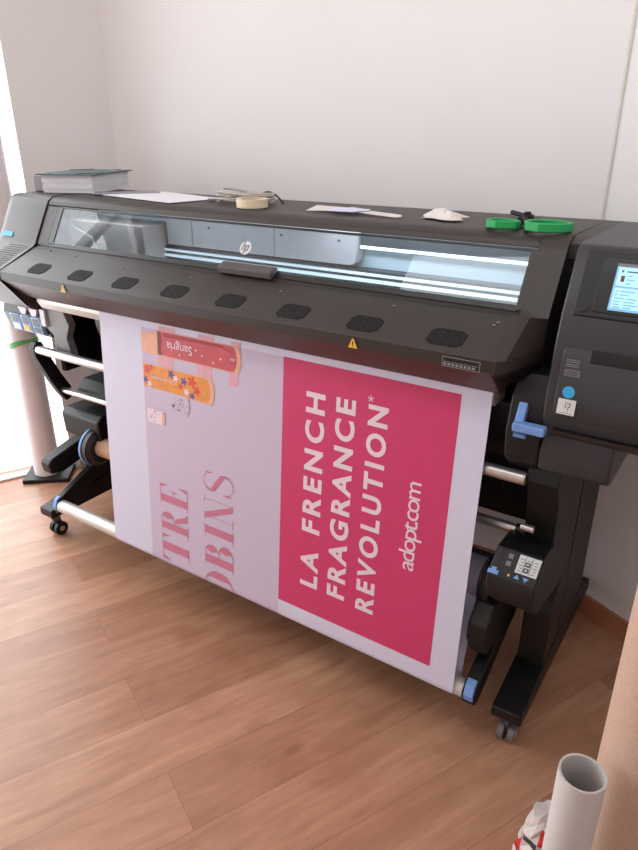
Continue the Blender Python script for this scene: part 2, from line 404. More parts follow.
lg.build('round_logo', wf, label='round white logo reading hp')

# interior seen through the glass
mb = MB(); mb.box(-2.20, -.462, 1.745, 1.765, 1.06, 1.344, 'int_panel'); mb.build('interior_back_panel', pr)
mb = MB(); mb.box(-1.0, -.462, 1.70, 1.744, 1.292, 1.344, 'int_dark'); mb.box(-1.0, -.462, 1.694, 1.70, 1.284, 1.291, 'led'); mb.build('light_bar', pr)
mb = MB(); mb.box(-2.20, -.462, 1.70, 1.742, 1.128, 1.222, 'int_dark'); bm_ = mb.build('carriage_beam', pr)
for z0, z1, yy_ in ((1.208, 1.216, 1.690), (1.190, 1.199, 1.686), (1.170, 1.180, 1.680)):
    mb = MB(); mb.box(-1.80, -.475, yy_, 1.699, z0, z1, 'rail'); mb.build('rail', bm_, bevel=.002)
mb = MB(); mb.box(-1.80, -.475, 1.60, 1.675, 1.146, 1.152, 'led'); mb.build('platen_light', pr)  # white platen strip, its brightness put in as glow
mb = MB(); mb.box(-2.20, -.462, 1.5, 1.74, 1.075, 1.13, 'int_dark'); mb.build('platen', pr)
mb = MB(); mb.prism([(-1.78, 1.232), (-1.03, 1.232), (-1.015, 1.24), (-1.0, 1.335), (-1.78, 1.335)], 1.69, 1.735, 'int_grey', 'y')
cr_ = mb.build('print_carriage', pr, bevel=.004)
for x in (-1.66, -1.31): mb = MB(); mb.box(x, x+.003, 1.6885, 1.69, 1.236, 1.33, 'grey'); mb.build('panel_seam', cr_)
for x in (-1.28, -1.07, -1.58): mb = MB(); mb.tube((x, 1.6875, 1.30), (x, 1.69, 1.30), .004, 'int_dark', 10); mb.build('panel_screw', cr_)
mb = MB(); mb.box(-2.20, -1.80, 1.60, 1.735, 1.10, 1.30, 'int_warm'); sv = mb.build('service_station', pr, bevel=.004)  # added panel that paints the room's reflection in the glass
mb = MB(); mb.prism([(-2.185, 1.13), (-2.08, 1.13), (-2.05, 1.20), (-2.065, 1.245), (-2.185, 1.285)], 1.592, 1.60, 'int_warm2', 'y'); mb.build('cover_plate', sv, bevel=.003)  # light shape within the painted room reflection
mb = MB(); mb.box(-2.02, -1.86, 1.594, 1.60, 1.135, 1.148, 'int_warm2'); mb.build('cover_slot', sv)  # pale bar belonging to the painted reflection

# vents, screws, stickers on the canopy
sy = (1.218-1.153)/(1.484-1.322)
def cz(y): return 1.153+(y-1.322)*sy
def cpt(x, y, off=.0012): return (x, y-off*sy, cz(y)+off)
for i in range(8):
    x = -2.062+i*.2125; mb = MB(); hw, hd, ch = .043, .027, .013
    out = [(-hw+ch, -hd), (hw-ch, -hd), (hw, -hd+ch*.8), (hw, hd-ch*.8), (hw-ch, hd), (-hw+ch, hd), (-hw, hd-ch*.8), (-hw, -hd+ch*.8)]
    top = [cpt(x+a, 1.362+b, .0016) for a, b in out]; bot = [cpt(x+a*1.03, 1.362+b*1.04, .0002) for a, b in out]
    mb.add(top+bot, [list(range(8))]+[(k, k+8, (k+1) % 8+8, (k+1) % 8) for k in range(8)], 'vent'); mb.build('vent_grille', cn)
for x, y in ((-2.13, 1.462), (-1.98, 1.455), (-1.72, 1.43), (-1.42, 1.43), (-1.09, 1.43), (-.75, 1.44), (-.49, 1.425), (-.485, 1.437)):
    mb = MB(); p = Vector(cpt(x, y, .0002)); mb.tube(p, p+Vector((0, -.0008, .0022)), .0038, 'grey', 12); mb.build('screw', cn)
# thin groove along the back of the vent plate
mb = MB(); mb.quad([cpt(XL+.03, 1.466, .0006), cpt(XR-.02, 1.466, .0006), cpt(XR-.02, 1.4685, .0006), cpt(XL+.03, 1.4685, .0006)], 'glossblack'); mb.build('groove', cn)
for x in (-1.880, -.790):
    mb = MB(); y = 1.3125
    mb.quad([(x-.013, y, 1.121), (x+.013, y, 1.121), (x+.002, y, 1.144), (x-.002, y, 1.144)], 'yellow')
    mb.quad([(x-.0012, y-.0006, 1.128), (x+.0012, y-.0006, 1.128), (x+.0018, y-.0006, 1.138), (x-.0018, y-.0006, 1.138)], 'glossblack')
    mb.quad([(x-.0012, y-.0006, 1.124), (x+.0012, y-.0006, 1.124), (x+.0012, y-.0006, 1.1265), (x-.0012, y-.0006, 1.1265)], 'glossblack')
    mb.build('warning_sticker', cn, label='yellow triangular warning sticker')
mb = MB(); y = 1.3125; x0, x1 = -.560, -.472
mb.quad([(x0, y, 1.120), (x1, y, 1.120), (x1, y, 1.143), (x0, y, 1.143)], 'label_g')
mb.quad([(x0+.0015, y-.0004, 1.1215), (x1-.0015, y-.0004, 1.1215), (x1-.0015, y-.0004, 1.1415), (x0+.0015, y-.0004, 1.1415)], 'body_dk')
for k in range(3):
    a = x0+.010+k*.023; mb.quad([(a, y-.0008, 1.133), (a+.019, y-.0008, 1.133), (a+.019, y-.0008, 1.1375), (a, y-.0008, 1.1375)], 'glossblack')
mb.quad([(x0+.003, y-.0006, 1.1322), (x1-.004, y-.0006, 1.1322), (x1-.004, y-.0006, 1.1312), (x0+.003, y-.0006, 1.1312)], 'label_g')
for k in range(8):
    a = x0+.004+k*.0095; mb.quad([(a, y-.0008, 1.1235), (a+.0065, y-.0008, 1.1235), (a+.0065, y-.0008, 1.129), (a, y-.0008, 1.129)], 'label_g')
mb.build('scale_sticker', cn, label='small grey printed scale sticker')

# print platen edge and curved apron under the canopy
mb = MB(); mb.prism([(1.418, 1.044), (1.432, 1.046), (1.50, 1.046), (1.50, 1.0), (1.435, 1.0), (1.418, 1.028)], -2.20, -.47, 'aluw'); mb.build('platen_edge', pr, bevel=.003)
ap = [(1.475+.0, 1.0)]
for k in range(9):
    t = k/8; ap.append((1.47+.10*t*t, .985-.17*t))
mb = MB(); mb.prism(ap+[(1.60, .815), (1.60, 1.0)], -1.95, -.43, 'body_dk'); mb.build('curved_apron', pr, smooth=True)
mb = MB(); mb.box(-2.2, -.43, 1.72, 1.89, .585, 1.06, 'black'); mb.build('rear_media_guide', pr, bevel=.004)
mb = MB(); mb.prism([(-2.205, 1.0), (-2.085, 1.0), (-2.062, .95), (-2.088, .90), (-2.07, .83), (-2.16, .82), (-2.165, .90), (-2.205, .93)], 1.44, 1.47, 'grey', 'y')
mb.box(-2.215, -2.185, 1.43, 1.45, .93, .995, 'ltgrey'); mb.build('side_bracket', pr, bevel=.003)
mb = MB(); mb.box(-1.93, -1.86, 1.56, 1.66, .80, .85, 'ltgrey'); mb.tube((-2.05, 1.6, .84), (-1.9, 1.6, .84), .008, 'ltgrey', 12); mb.build('sensor_arm', pr, bevel=.002)

# ink bay under the left cap
mb = MB(); mb.prism([(1.455, .985), (1.445, .95), (1.47, .875), (1.50, .862), (1.80, .86), (1.80, .985)], -2.475, -2.215, 'body_dk')
mb.build('ink_bay', pr, bevel=.004)
for k in range(3):
    x = -2.425+k*.0655; mb = MB()
    mb.prism([(1.447, .955), (1.438, .952), (1.448, .888), (1.46, .882), (1.49, .882), (1.49, .955)], x, x+.058, 'blue_lt')
    ct = mb.build('ink_cartridge', pr, bevel=.002)
    mb = MB(); f = lambda z: 1.4375+(.952-z)*.15
    mb.quad([(x+.010, f(.918)-.001, .918), (x+.048, f(.918)-.001, .918), (x+.048, f(.947)-.001, .947), (x+.010, f(.947)-.001, .947)], 'int_dark')
    mb.quad([(x+.010, f(.892)-.001, .892), (x+.048, f(.892)-.001, .892), (x+.048, f(.912)-.001, .912), (x+.010, f(.912)-.001, .912)], ['lcd_w', 'yellow', 'int_dark'][k])
    mb.build('cartridge_label', ct)
    if k: 
        mb = MB(); mb.prism([(x-.004, .985), (x+.05, .985), (x+.038, .957), (x+.012, .957)], 1.440, 1.452, 'ltgrey', 'y'); mb.build('clip', ct)

# right hand control module
RM = [(1.92, .97), (1.92, 1.365), (1.905, 1.38), (1.50, 1.382), (1.478, 1.379), (1.464, 1.368), (1.410, 1.250), (1.396, 1.205), (1.388, 1.17), (1.376, 1.08), (1.376, 1.03), (1.388, .985), (1.42, .965)]
mb = MB(); mb.prism(RM, -.345, .06, 'module'); rm = mb.build('control_module', pr, bevel=.006, segs=3)
mb = MB(); mb.prism([(1.40, .985), (1.388, .93), (1.395, .890), (1.42, .878), (1.86, .878), (1.86, .985)], -.345, -.190, 'module')
mb.build('module_belly', pr, bevel=.008, segs=3)
# fascia on the sloping face
u0 = Vector((0, 1.410, 1.250)); u1 = Vector((0, 1.464, 1.368)); ue = (u1-u0).normalized(); un = Vector((0, -ue.z, ue.y)); UL = (u1-u0).length
def mp(x, u, off): v = u0+ue*(u*UL)+un*off; return Vector((x, v.y, v.z))
def plate(mbx, x0, x1, a, b, o0, o1, m):
    vs = [mp(x0, a, o0), mp(x1, a, o0), mp(x1, b, o0), mp(x0, b, o0), mp(x0, a, o1), mp(x1, a, o1), mp(x1, b, o1), mp(x0, b, o1)]
    mbx.add(vs, [(0, 1, 2, 3), (4, 5, 6, 7), (0, 1, 5, 4), (1, 2, 6, 5), (2, 3, 7, 6), (3, 0, 4, 7)], m)
mb = MB(); plate(mb, -.322, .04, -.03, 1.02, -.004, .003, 'control'); pf = mb.build('fascia', rm, bevel=.006, segs=3)
mb = MB(); plate(mb, -.286, .02, .06, .93, 0, .0045, 'glossblack'); mb.build('screen_surround', rm, bevel=.001)
mb = MB(); plate(mb, -.258, -.05, .115, .845, .0045, .0055, 'lcd')
plate(mb, -.258, -.05, .80, .845, .0055, .0058, 'grey')
plate(mb, -.254, -.055, .80-.30, .785, .0055, .0060, 'lcd_w'); plate(mb, -.254, -.055, .15, .47, .0055, .0060, 'lcd_w')
plate(mb, -.247, -.240, .565, .66, .006, .0063, 'bn_brown')
plate(mb, -.248, -.244, .71, .745, .006, .0063, 'lcd_d'); plate(mb, -.238, -.19, .715, .735, .006, .0063, 'lcd_d')
for a, b, u in ((-.235, -.226, .66), (-.218, -.208, .66), (-.235, -.222, .60), (-.214, -.200, .60), (-.19, -.17, .63), (-.235, -.228, .54), (-.21, -.2, .54),
                (-.25, -.245, .42), (-.242, -.215, .42), (-.25, -.246, .365), (-.242, -.225, .365), (-.25, -.232, .31), (-.228, -.21, .31), (-.2, -.18, .31), (-.25, -.238, .26), (-.232, -.212, .26), (-.25, -.238, .215), (-.23, -.205, .215), (-.25, -.236, .17), (-.23, -.215, .17), (-.2, -.18, .17)):
    plate(mb, a, b, u-.010, u+.010, .006, .0063, 'lcd')
ts = mb.build('touch_screen', rm, label='pale blue lit touch screen')
mb = MB(); c = mp(-.303, .10, .003); mb.tube(c, c+un*.003, .008, 'glossblack', 20); mb.build('power_button', rm, smooth=True)
# drawer panel
mb = MB(); mb.prism([(1.396, 1.192), (1.382, 1.165), (1.369, 1.08), (1.369, 1.045), (1.376, 1.03), (1.40, 1.03), (1.41, 1.19)], -.324, .045, 'drawer')
dw = mb.build('front_drawer', pr, bevel=.004)
mb = MB(); mb.prism([(1.389, 1.186), (1.3815, 1.168), (1.3805, 1.160), (1.390, 1.160), (1.395, 1.186)], -.268, -.05, 'glossblack'); mb.build('drawer_handle', dw, bevel=.001)
def dy(z): return 1.382+(z-1.165)*(.013/.085)-.0012
def dq(x0, x1, z0, z1, m, off=0): x0 -= .016; x1 -= .016; mb.quad([(x0, dy(z0)-off, z0), (x1, dy(z0)-off, z0), (x1, dy(z1)-off, z1), (x0, dy(z1)-off, z1)], m)
mb = MB(); dq(-.2985, -.262, 1.046, 1.079, 'label_w')
dq(-.283, -.2812, 1.060, 1.068, 'glossblack', .0006); dq(-.283, -.2812, 1.070, 1.0725, 'glossblack', .0006)
dq(-.279, -.2725, 1.070, 1.0715, 'glossblack', .0006); dq(-.2740, -.2725, 1.063, 1.0715, 'glossblack', .0006); dq(-.277, -.2725, 1.062, 1.0635, 'glossblack', .0006); dq(-.277, -.2755, 1.058, 1.063, 'glossblack', .0006); dq(-.277, -.2755, 1.0535, 1.056, 'glossblack', .0006)
dq(-.294, -.267, 1.049, 1.0502, 'label_g', .0006)
mb.build('white_card_label', dw, label='small white square card sticker')
mb = MB(); mb.quad([(-.297+.0125*math.cos(2*PI*i/28), dy(1.094+.0125*math.sin(2*PI*i/28)), 1.094+.0125*math.sin(2*PI*i/28)) for i in range(28)], 'badge'); mb.build('round_blue_label', dw, label='small round blue sticker')
mb = MB()
dq(-.297, -.266, 1.127, 1.141, 'grey')
for z in (1.130, 1.1335, 1.137): dq(-.294, -.27, z, z+.0013, 'body_dk', .0006)
for z in (1.147, 1.151, 1.156, 1.160): dq(-.297, -.270, z, z+.0012, 'label_g')
mb.build('printed_text_label', dw)
# lower module seam
mb = MB(); mb.prism([(1.372, 1.004), (1.376, 1.0), (1.40, 1.0), (1.40, 1.004)], -.318, .058, 'glossblack'); mb.build('module_seam', rm)
# blue loading lever
mb = MB(); mb.box(-.402, -.330, 1.352, 1.378, .985, 1.006, 'blue'); lv = mb.build('loading_lever', pr, bevel=.005, segs=3, label='light blue plastic loading lever')
mb = MB(); mb.prism([(1.36, .99), (1.385, .985), (1.402, 1.03), (1.390, 1.045)], -.402, -.382, 'blue'); mb.build('lever_arm', lv, bevel=.003)
mb = MB(); mb.box(-.402, -.375, 1.372, 1.395, .965, .973, 'blue'); mb.build('lever_tab', lv)
mb = MB(); mb.prism([(1.43, 1.10), (1.40, 1.04), (1.385, .965), (1.395, .90), (1.44, .86), (1.9, .86), (1.9, 1.10)], -.425, -.345, 'black'); mb.build('side_frame_right', pr, bevel=.006)
mb = MB(); mb.box(-2.215, -2.19, 1.485, 1.9, .74, 1.0, 'black'); mb.build('side_frame_left', pr, bevel=.004)

# ------------------------------------------------------------------ stand
def castor(par, x, y, s=1):
    mb = MB(); mb.tube((x, y+.004, .088), (x, y+.004, .102), .016, 'castor', 20); mb.prism([(y-.022, .088), (y+.020, .088), (y+.026, .045), (y+.010, .028), (y-.004, .050)], x-.0045, x+.0045, 'castor')
    c = mb.build('castor', par, bevel=.002)
    for sd in (-1, 1):
        mb = MB(); xa = x+sd*.006; xb = x+sd*.024
        mb.tube((xa, y+.008, .030), (xb, y+.008, .030), .030, 'castor' if s > 0 else 'black', 28); mb.tube((xb, y+.008, .030), (xb+sd*.002, y+.008, .030), .012, 'alu', 16)
        mb.build('castor_wheel', c, bevel=.003, smooth=True)
for x0, x1, sgn in ((-2.352, -2.275, -1), (-.376, -.292, 1)):
    yf = 1.365 if sgn < 0 else 1.405
    mb = MB(); mb.prism([(yf, .102), (yf-.005, .116), (yf-.003, .140), (1.70, .200), (2.00, .200), (2.125, .150), (2.135, .102)], x0, x1, 'black'); lgx = mb.build('leg', pr, bevel=.004)
    mb = MB(); mb.box(x0+.003, x1-.003, 1.715, 1.985, .19, .97, 'black'); mb.build('leg_column', lgx, bevel=.004)
    mb = MB(); mb.prism([(1.585, .175), (1.585, .36), (1.63, .44), (1.716, .50), (1.716, .19)], x0+.004, x1-.004, 'black'); mb.build('gusset', lgx, bevel=.004)
    for z in (.56, .36): 
        mb = MB(); xs = x1-.003; mb.tube((xs, 1.95, z), (xs+.002, 1.95, z), .006, 'glossblack', 12); mb.build('bolt', lgx)
    castor(pr, (x0+x1)/2, yf+.035, sgn); castor(pr, (x0+x1)/2, 2.075, sgn)
mb = MB(); mb.box(-2.26, -.376, 1.80, 1.88, .50, .60, 'black'); mb.build('cross_beam', pr, bevel=.004)
mb = MB(); mb.box(-2.26, -.376, 1.86, 1.90, .22, .28, 'black'); mb.build('lower_brace', pr, bevel=.004)
# upright shroud in front of the right column
def rr(pts, x0, x1, m, name, par=pr, bev=.004): b = MB(); b.prism(pts, x0, x1, m); return b.build(name, par, bevel=bev)
rr([(1.44, .90), (1.42, .84), (1.45, .78), (1.48, .60), (1.50, .50), (1.54, .46), (1.68, .45), (1.713, .47), (1.713, .90)], -.372, -.297, 'black', 'support_shroud')
# bar bracket at left
rr([(1.400, .845), (1.415, .866), (1.44, .862), (1.50, .72), (1.535, .655), (1.535, .61), (1.505, .60), (1.48, .64), (1.45, .70), (1.405, .81)], -2.275, -2.245, 'black', 'bar_bracket')
# guide bars
mb = MB(); mb.tube((-2.245, 1.42, .837), (-.372, 1.42, .843), .0165, 'alu', 28); mb.build('guide_bar', pr, smooth=True)
mb = MB(); mb.tube((-2.245, 1.50, .648), (-.40, 1.50, .652), .013, 'alu', 28); b2 = mb.build('guide_bar', pr, smooth=True)
mb = MB(); mb.tube((-.40, 1.50, .652), (-.365, 1.50, .652), .016, 'black', 20); mb.build('bar_collar', b2, smooth=True)
mb = MB(); mb.tube((-.372, 1.432, .706), (-.340, 1.432, .706), .009, 'alu', 20); mb.build('steel_bolt', pr, smooth=True)
# take-up unit, left end
rr([(1.50, .455), (1.495, .545), (1.52, .565), (1.80, .565), (1.80, .47), (1.55, .44)], -2.285, -2.06, 'black', 'take_up_housing', bev=.008)
rr([(1.392, .305), (1.385, .350), (1.40, .368), (1.62, .42), (1.75, .42), (1.75, .36), (1.60, .33), (1.45, .295)], -2.325, -2.265, 'black', 'spindle_support', bev=.008)
rr([(1.56, .60), (1.56, .64), (1.60, .67), (1.80, .67), (1.80, .58)], -2.25, -2.04, 'black', 'bar_support')
# swing arms with the tension bar
for x0, x1 in ((-2.228, -2.198), (-.446, -.408)):
    am = rr([(1.352, .160), (1.345, .195), (1.358, .222), (1.60, .330), (1.64, .335), (1.65, .28), (1.60, .262), (1.40, .165), (1.38, .155)], x0, x1, 'black', 'swing_arm')
    b = MB(); b.prism([(1.345, .176), (1.341, .195), (1.354, .224), (1.372, .233), (1.375, .226), (1.360, .218), (1.348, .196), (1.352, .178)], x0+.006, x1-.005, 'blue'); b.build('blue_cap', am, bevel=.002, label='light blue cap at the arm end')
mb = MB(); mb.tube((-2.198, 1.370, .190), (-.446, 1.370, .190), .0262, 'aluw', 32); mb.build('tension_bar', pr, smooth=True)
rr([(1.40, .30), (1.37, .36), (1.375, .41), (1.42, .455), (1.55, .46), (1.60, .33), (1.55, .29)], -.460, -.405, 'black', 'arm_pivot_block', bev=.008)
# take-up flanges
for xa, xb, sd in ((-2.125, -2.080, 1), (-.462, -.430, -1)):
    mb = MB()
    if sd > 0: mb.tube((xa, 1.52, .425), (xb-.012, 1.52, .425), .080, 'body_dk', 40); mb.tube((xb-.012, 1.52, .425), (xb, 1.52, .425), .074, 'body_dk', 40, .060)
    else: mb.tube((xa+.008, 1.50, .470), (xb, 1.50, .470), .078, 'glossblack', 40); mb.tube((xa, 1.50, .470), (xa+.008, 1.50, .470), .06, 'black', 40, .074)
    f = mb.build('take_up_flange', pr, smooth=True)
    if sd > 0:
        mb = MB(); mb.ring((xa-.002, 1.52, .425), (xa+.008, 1.52, .425), .0835, .076, 'blue', 48); mb.build('blue_rim', f, smooth=True)
# take-up control box on the right
rr([(1.330, .590), (1.335, .612), (1.395, .659), (1.50, .655), (1.62, .60), (1.62, .50), (1.50, .47), (1.40, .49), (1.345, .55)], -.412, -.296, 'control', 'take_up_control_box')
cbx = [o for o in C.objects if o.name.startswith('take_up_control_box')][0]
q0 = Vector((0, 1.335, .612)); q1 = Vector((0, 1.395, .659)); qe = (q1-q0).normalized(); qn = Vector((0, -qe.z, qe.y)); QL = (q1-q0).length
def qp(x, u, off=.001): v = q0+qe*u*QL+qn*off; return (x, v.y, v.z)
def qr(mbx, x0, x1, a, b, m, off=.001): mbx.quad([qp(x0, a, off), qp(x1, a, off), qp(x1, b, off), qp(x0, b, off)], m)
mb = MB(); qr(mb, -.352, -.300, .30, .92, 'label_w')
for k in range(3):
    x = -.348+k*.0165
    for j in range(5):
        u = .37+j*.1; qr(mb, x+(j % 2)*.003, x+.009+(j % 3)*.001, u, u+.022, 'grey', .0016)
qr(mb, -.3365, -.3352, .33, .89, 'int_dark', .0016); qr(mb, -.3205, -.3192, .33, .89, 'int_dark', .0016)
for u in (.38, .58): 
    qr(mb, -.334, -.322, u, u+.14, 'int_dark', .0018); qr(mb, -.331, -.325, u+.04, u+.10, 'label_w', .0022)
mb.build('instruction_label', cbx, label='white instruction label with small diagrams')
mb = MB(); qr(mb, -.382, -.360, .36, .92, 'glossblack')
for u in (.42, .68): qr(mb, -.377, -.366, u, u+.16, 'grey', .0016)
mb.build('icon_panel', cbx)
mb = MB(); qr(mb, -.404, -.398, .30, .92, 'glossblack'); mb.build('switch_slot', cbx)
mb = MB()
for x, d in ((-.343, 1), (-.322, -1)):
    mb.quad([qp(x-.0075, .16-d*.06, .0015), qp(x+.0075, .16-d*.06, .0015), qp(x, .16+d*.09, .0015)], 'blue')
mb.build('arrow_button', cbx, label='two light blue arrow buttons')
mb = MB(); mb.tube(qp(-.362, .14, 0), qp(-.362, .14, .003), .003, 'yellow', 12); mb.build('indicator_lamp', cbx)
mb = MB(); qr(mb, -.412, -.386, .02, .16, 'blue', .004); qr(mb, -.405, -.393, .16, .25, 'blue', .004); mb.build('slide_switch', cbx)

# ------------------------------------------------------------------ take-up core
core = MB(); core.ring((-2.079, 1.52, .430), (-.464, 1.505, .462), .040, .036, 'cardboard', 40)
tag(core.build('cardboard_core', smooth=True), 'brown cardboard core between the take-up flanges behind the printed banner', 'cardboard tube')

# ------------------------------------------------------------------ the printed banner
BX0, BX1 = -1.842, -.470
RB = .0275; BC = (1.370, .190); BZ = .190; BT = 1.040
def bpos(x, v, off=0):
    """v is the height on the flat front; below BZ it wraps the tension bar and climbs behind, above BT it rolls over the platen"""
    r = RB+off; m = (1.41-1.3425)/(1.045-.19)
    if v >= BZ:
        if v <= BT: return Vector((x, BC[0]-RB+(v-BZ)*m-off, v))
        y0 = BC[0]-RB+(BT-BZ)*m; R = .03; a = min((v-BT)/R, PI/2); ex = (v-BT)-a*R
        return Vector((x, y0+R-(R+off)*math.cos(a)+ex, BT+(R+off)*math.sin(a) if R else BT))
    a = (BZ-v)/RB
    if a <= PI*.93: return Vector((x, BC[0]-r*math.cos(a), BC[1]-r*math.sin(a)))
    s_ = (a-PI*.93)*RB; p = Vector((0, BC[0]-r*math.cos(PI*.93), BC[1]-r*math.sin(PI*.93)))
    tgt = Vector((0, 1.455, .46)); d = tgt-p; L = d.length; p = p+d*min(1, s_/L)
    return Vector((x, p.y, p.z))
bn = MB()
vlist = []
v = 1.075
while v > 1.035: vlist.append(v); v -= .005
vlist += [1.035-.0845*k for k in range(11)]
v = BZ
while v > BZ-PI*.93*RB: vlist.append(v); v -= .006
vlist += [BZ-PI*.93*RB-.03*k for k in range(11)]
vlist = sorted(set(round(a, 4) for a in vlist), reverse=True)
xs = [BX0, BX1]
def strip(x0, x1, va, vb, off, m, both=False):
    vv = [va]+[v for v in vlist if vb+1e-4 < v < va-1e-4]+[vb]
    pts = []; fs = []
    for v in vv: pts += [bpos(x0, v, off), bpos(x1, v, off)]
    for i in range(len(vv)-1): fs.append((2*i, 2*i+1, 2*i+3, 2*i+2))
    bn.add(pts, fs, m)
strip(BX0, BX1, 1.075, -.16, 0, 'bn_white')
strip(-1.640, BX1, 1.022, -.10, .0004, 'bn_lilac')
strip(-.544, BX1, 1.075, -.10, .0006, 'bn_white')
strip(-1.069, -.544, 1.024, .236, .0010, 'bn_pink')
strip(-1.069, -.47, .236, -.10, .0007, 'bn_white')
def poly(pts, m, off):      # flat polygon in banner coordinates (x, v)
    bn.quad([bpos(x, v, off) for x, v in pts], m)
def tris(vs2, fs, m, off): bn.add([bpos(x, v, off) for x, v in vs2], fs, m)
def clipz(pts, zmin):
    out = []
    for i in range(len(pts)):
        a, b = pts[i], pts[(i+1) % len(pts)]
        if a[1] >= zmin: out.append(a)
        if (a[1] >= zmin) != (b[1] >= zmin):
            t = (zmin-a[1])/(b[1]-a[1]); out.append((a[0]+(b[0]-a[0])*t, zmin))
    return out

def text_mesh(body, bold, sx, spacing=1.0):
    cu = bpy.data.curves.new('t', 'FONT'); cu.body = body; cu.size = 1; cu.offset = bold; cu.space_character = spacing; cu.resolution_u = 4
    ob = bpy.data.objects.new('t', cu); C.objects.link(ob)
    dg = bpy.context.evaluated_depsgraph_get(); dg.update()
    me = bpy.data.meshes.new_from_object(ob.evaluated_get(dg))
    vs = [(v.co.x*sx, v.co.y) for v in me.vertices]; fs = [tuple(p.vertices) for p in me.polygons]
    bpy.data.objects.remove(ob); bpy.data.curves.remove(cu); bpy.data.meshes.remove(me)
    return vs, fs
def banner_text(body, xb, xt, z0, z1, bold, m, off=.0016, stretch=1.12, capref='H'):
    """text reading upward: base line at x = xb, cap line at x = xt (left of it)"""
    cv, _ = text_mesh(capref, bold, 1); cap = max(v[1] for v in cv)-min(v[1] for v in cv); y_min = min(v[1] for v in cv)
    s_ = (xb-xt)/cap
    def width(sp): vs, _ = text_mesh(body, bold, stretch, sp); return (max(v[0] for v in vs)-min(v[0] for v in vs))*s_
    w1, w2 = width(1), width(1.5); sp = 1+(z1-z0-w1)/(w2-w1)*.5
    vs, fs = text_mesh(body, bold, stretch, sp); mn = min(v[0] for v in vs)
    tris([(xb-(y-y_min)*s_, z0+(x-mn)*s_) for x, y in vs], fs, m, off)
banner_text('LA FRENCH', -.925, -.988, .327, .942, .034, 'bn_letter')
banner_text('FRAGRANCE', -.829, -.890, .328, .946, .034, 'bn_letter')
banner_text('REVOLUTION', -.732, -.791, .322, .947, .034, 'bn_letter', stretch=1.05)
banner_text('adopt.com', -.622, -.653, .508, .768, .002, 'bn_letter', stretch=1.1, capref='x')
for k in range(5):
    a = PI/2+2*PI*k/5; c_ = (-.786, .962); d_ = (math.cos(a), math.sin(a)); w = .0014
    poly([(c_[0]-d_[1]*w, c_[1]+d_[0]*w), (c_[0]+d_[0]*.0095-d_[1]*w, c_[1]+d_[1]*.0095+d_[0]*w), (c_[0]+d_[0]*.0095+d_[1]*w, c_[1]+d_[1]*.0095-d_[0]*w), (c_[0]+d_[1]*w, c_[1]-d_[0]*w)], 'bn_letter', .0016)

# high contrast serif letters, drawn as strokes in a 1 x 1 box (x right, y up)
H_ = .018   # hairline
def rect(x0, y0, x1, y1): return [(x0, y0), (x1, y0), (x1, y1), (x0, y1)]
def arcband(cx, cy, rx, ry, a0, a1, tmin, tmax, n=28, peak=0.0):
    """crescent: thickness tmax at angle peak, tmin far from it; returns quads"""
    out = []
    for i in range(n):
        q = []
        for a in (a0+(a1-a0)*i/n, a0+(a1-a0)*(i+1)/n):
            t = tmin+(tmax-tmin)*max(0, math.cos(math.radians(a-peak)))**1.6
            ca, sa = math.cos(math.radians(a)), math.sin(math.radians(a))
            q.append(((cx+rx*ca, cy+ry*sa), (cx+(rx-t)*ca, cy+(ry-min(t, tmin+.01+(t-tmin)*.15))*sa)))
        out.append([q[0][0], q[1][0], q[1][1], q[0][1]])
    return out
TH = .27
def serif(xa, xb, y): return rect(xa, y-H_/2 if y > .5 else y, xb, y if y > .5 else y+H_)
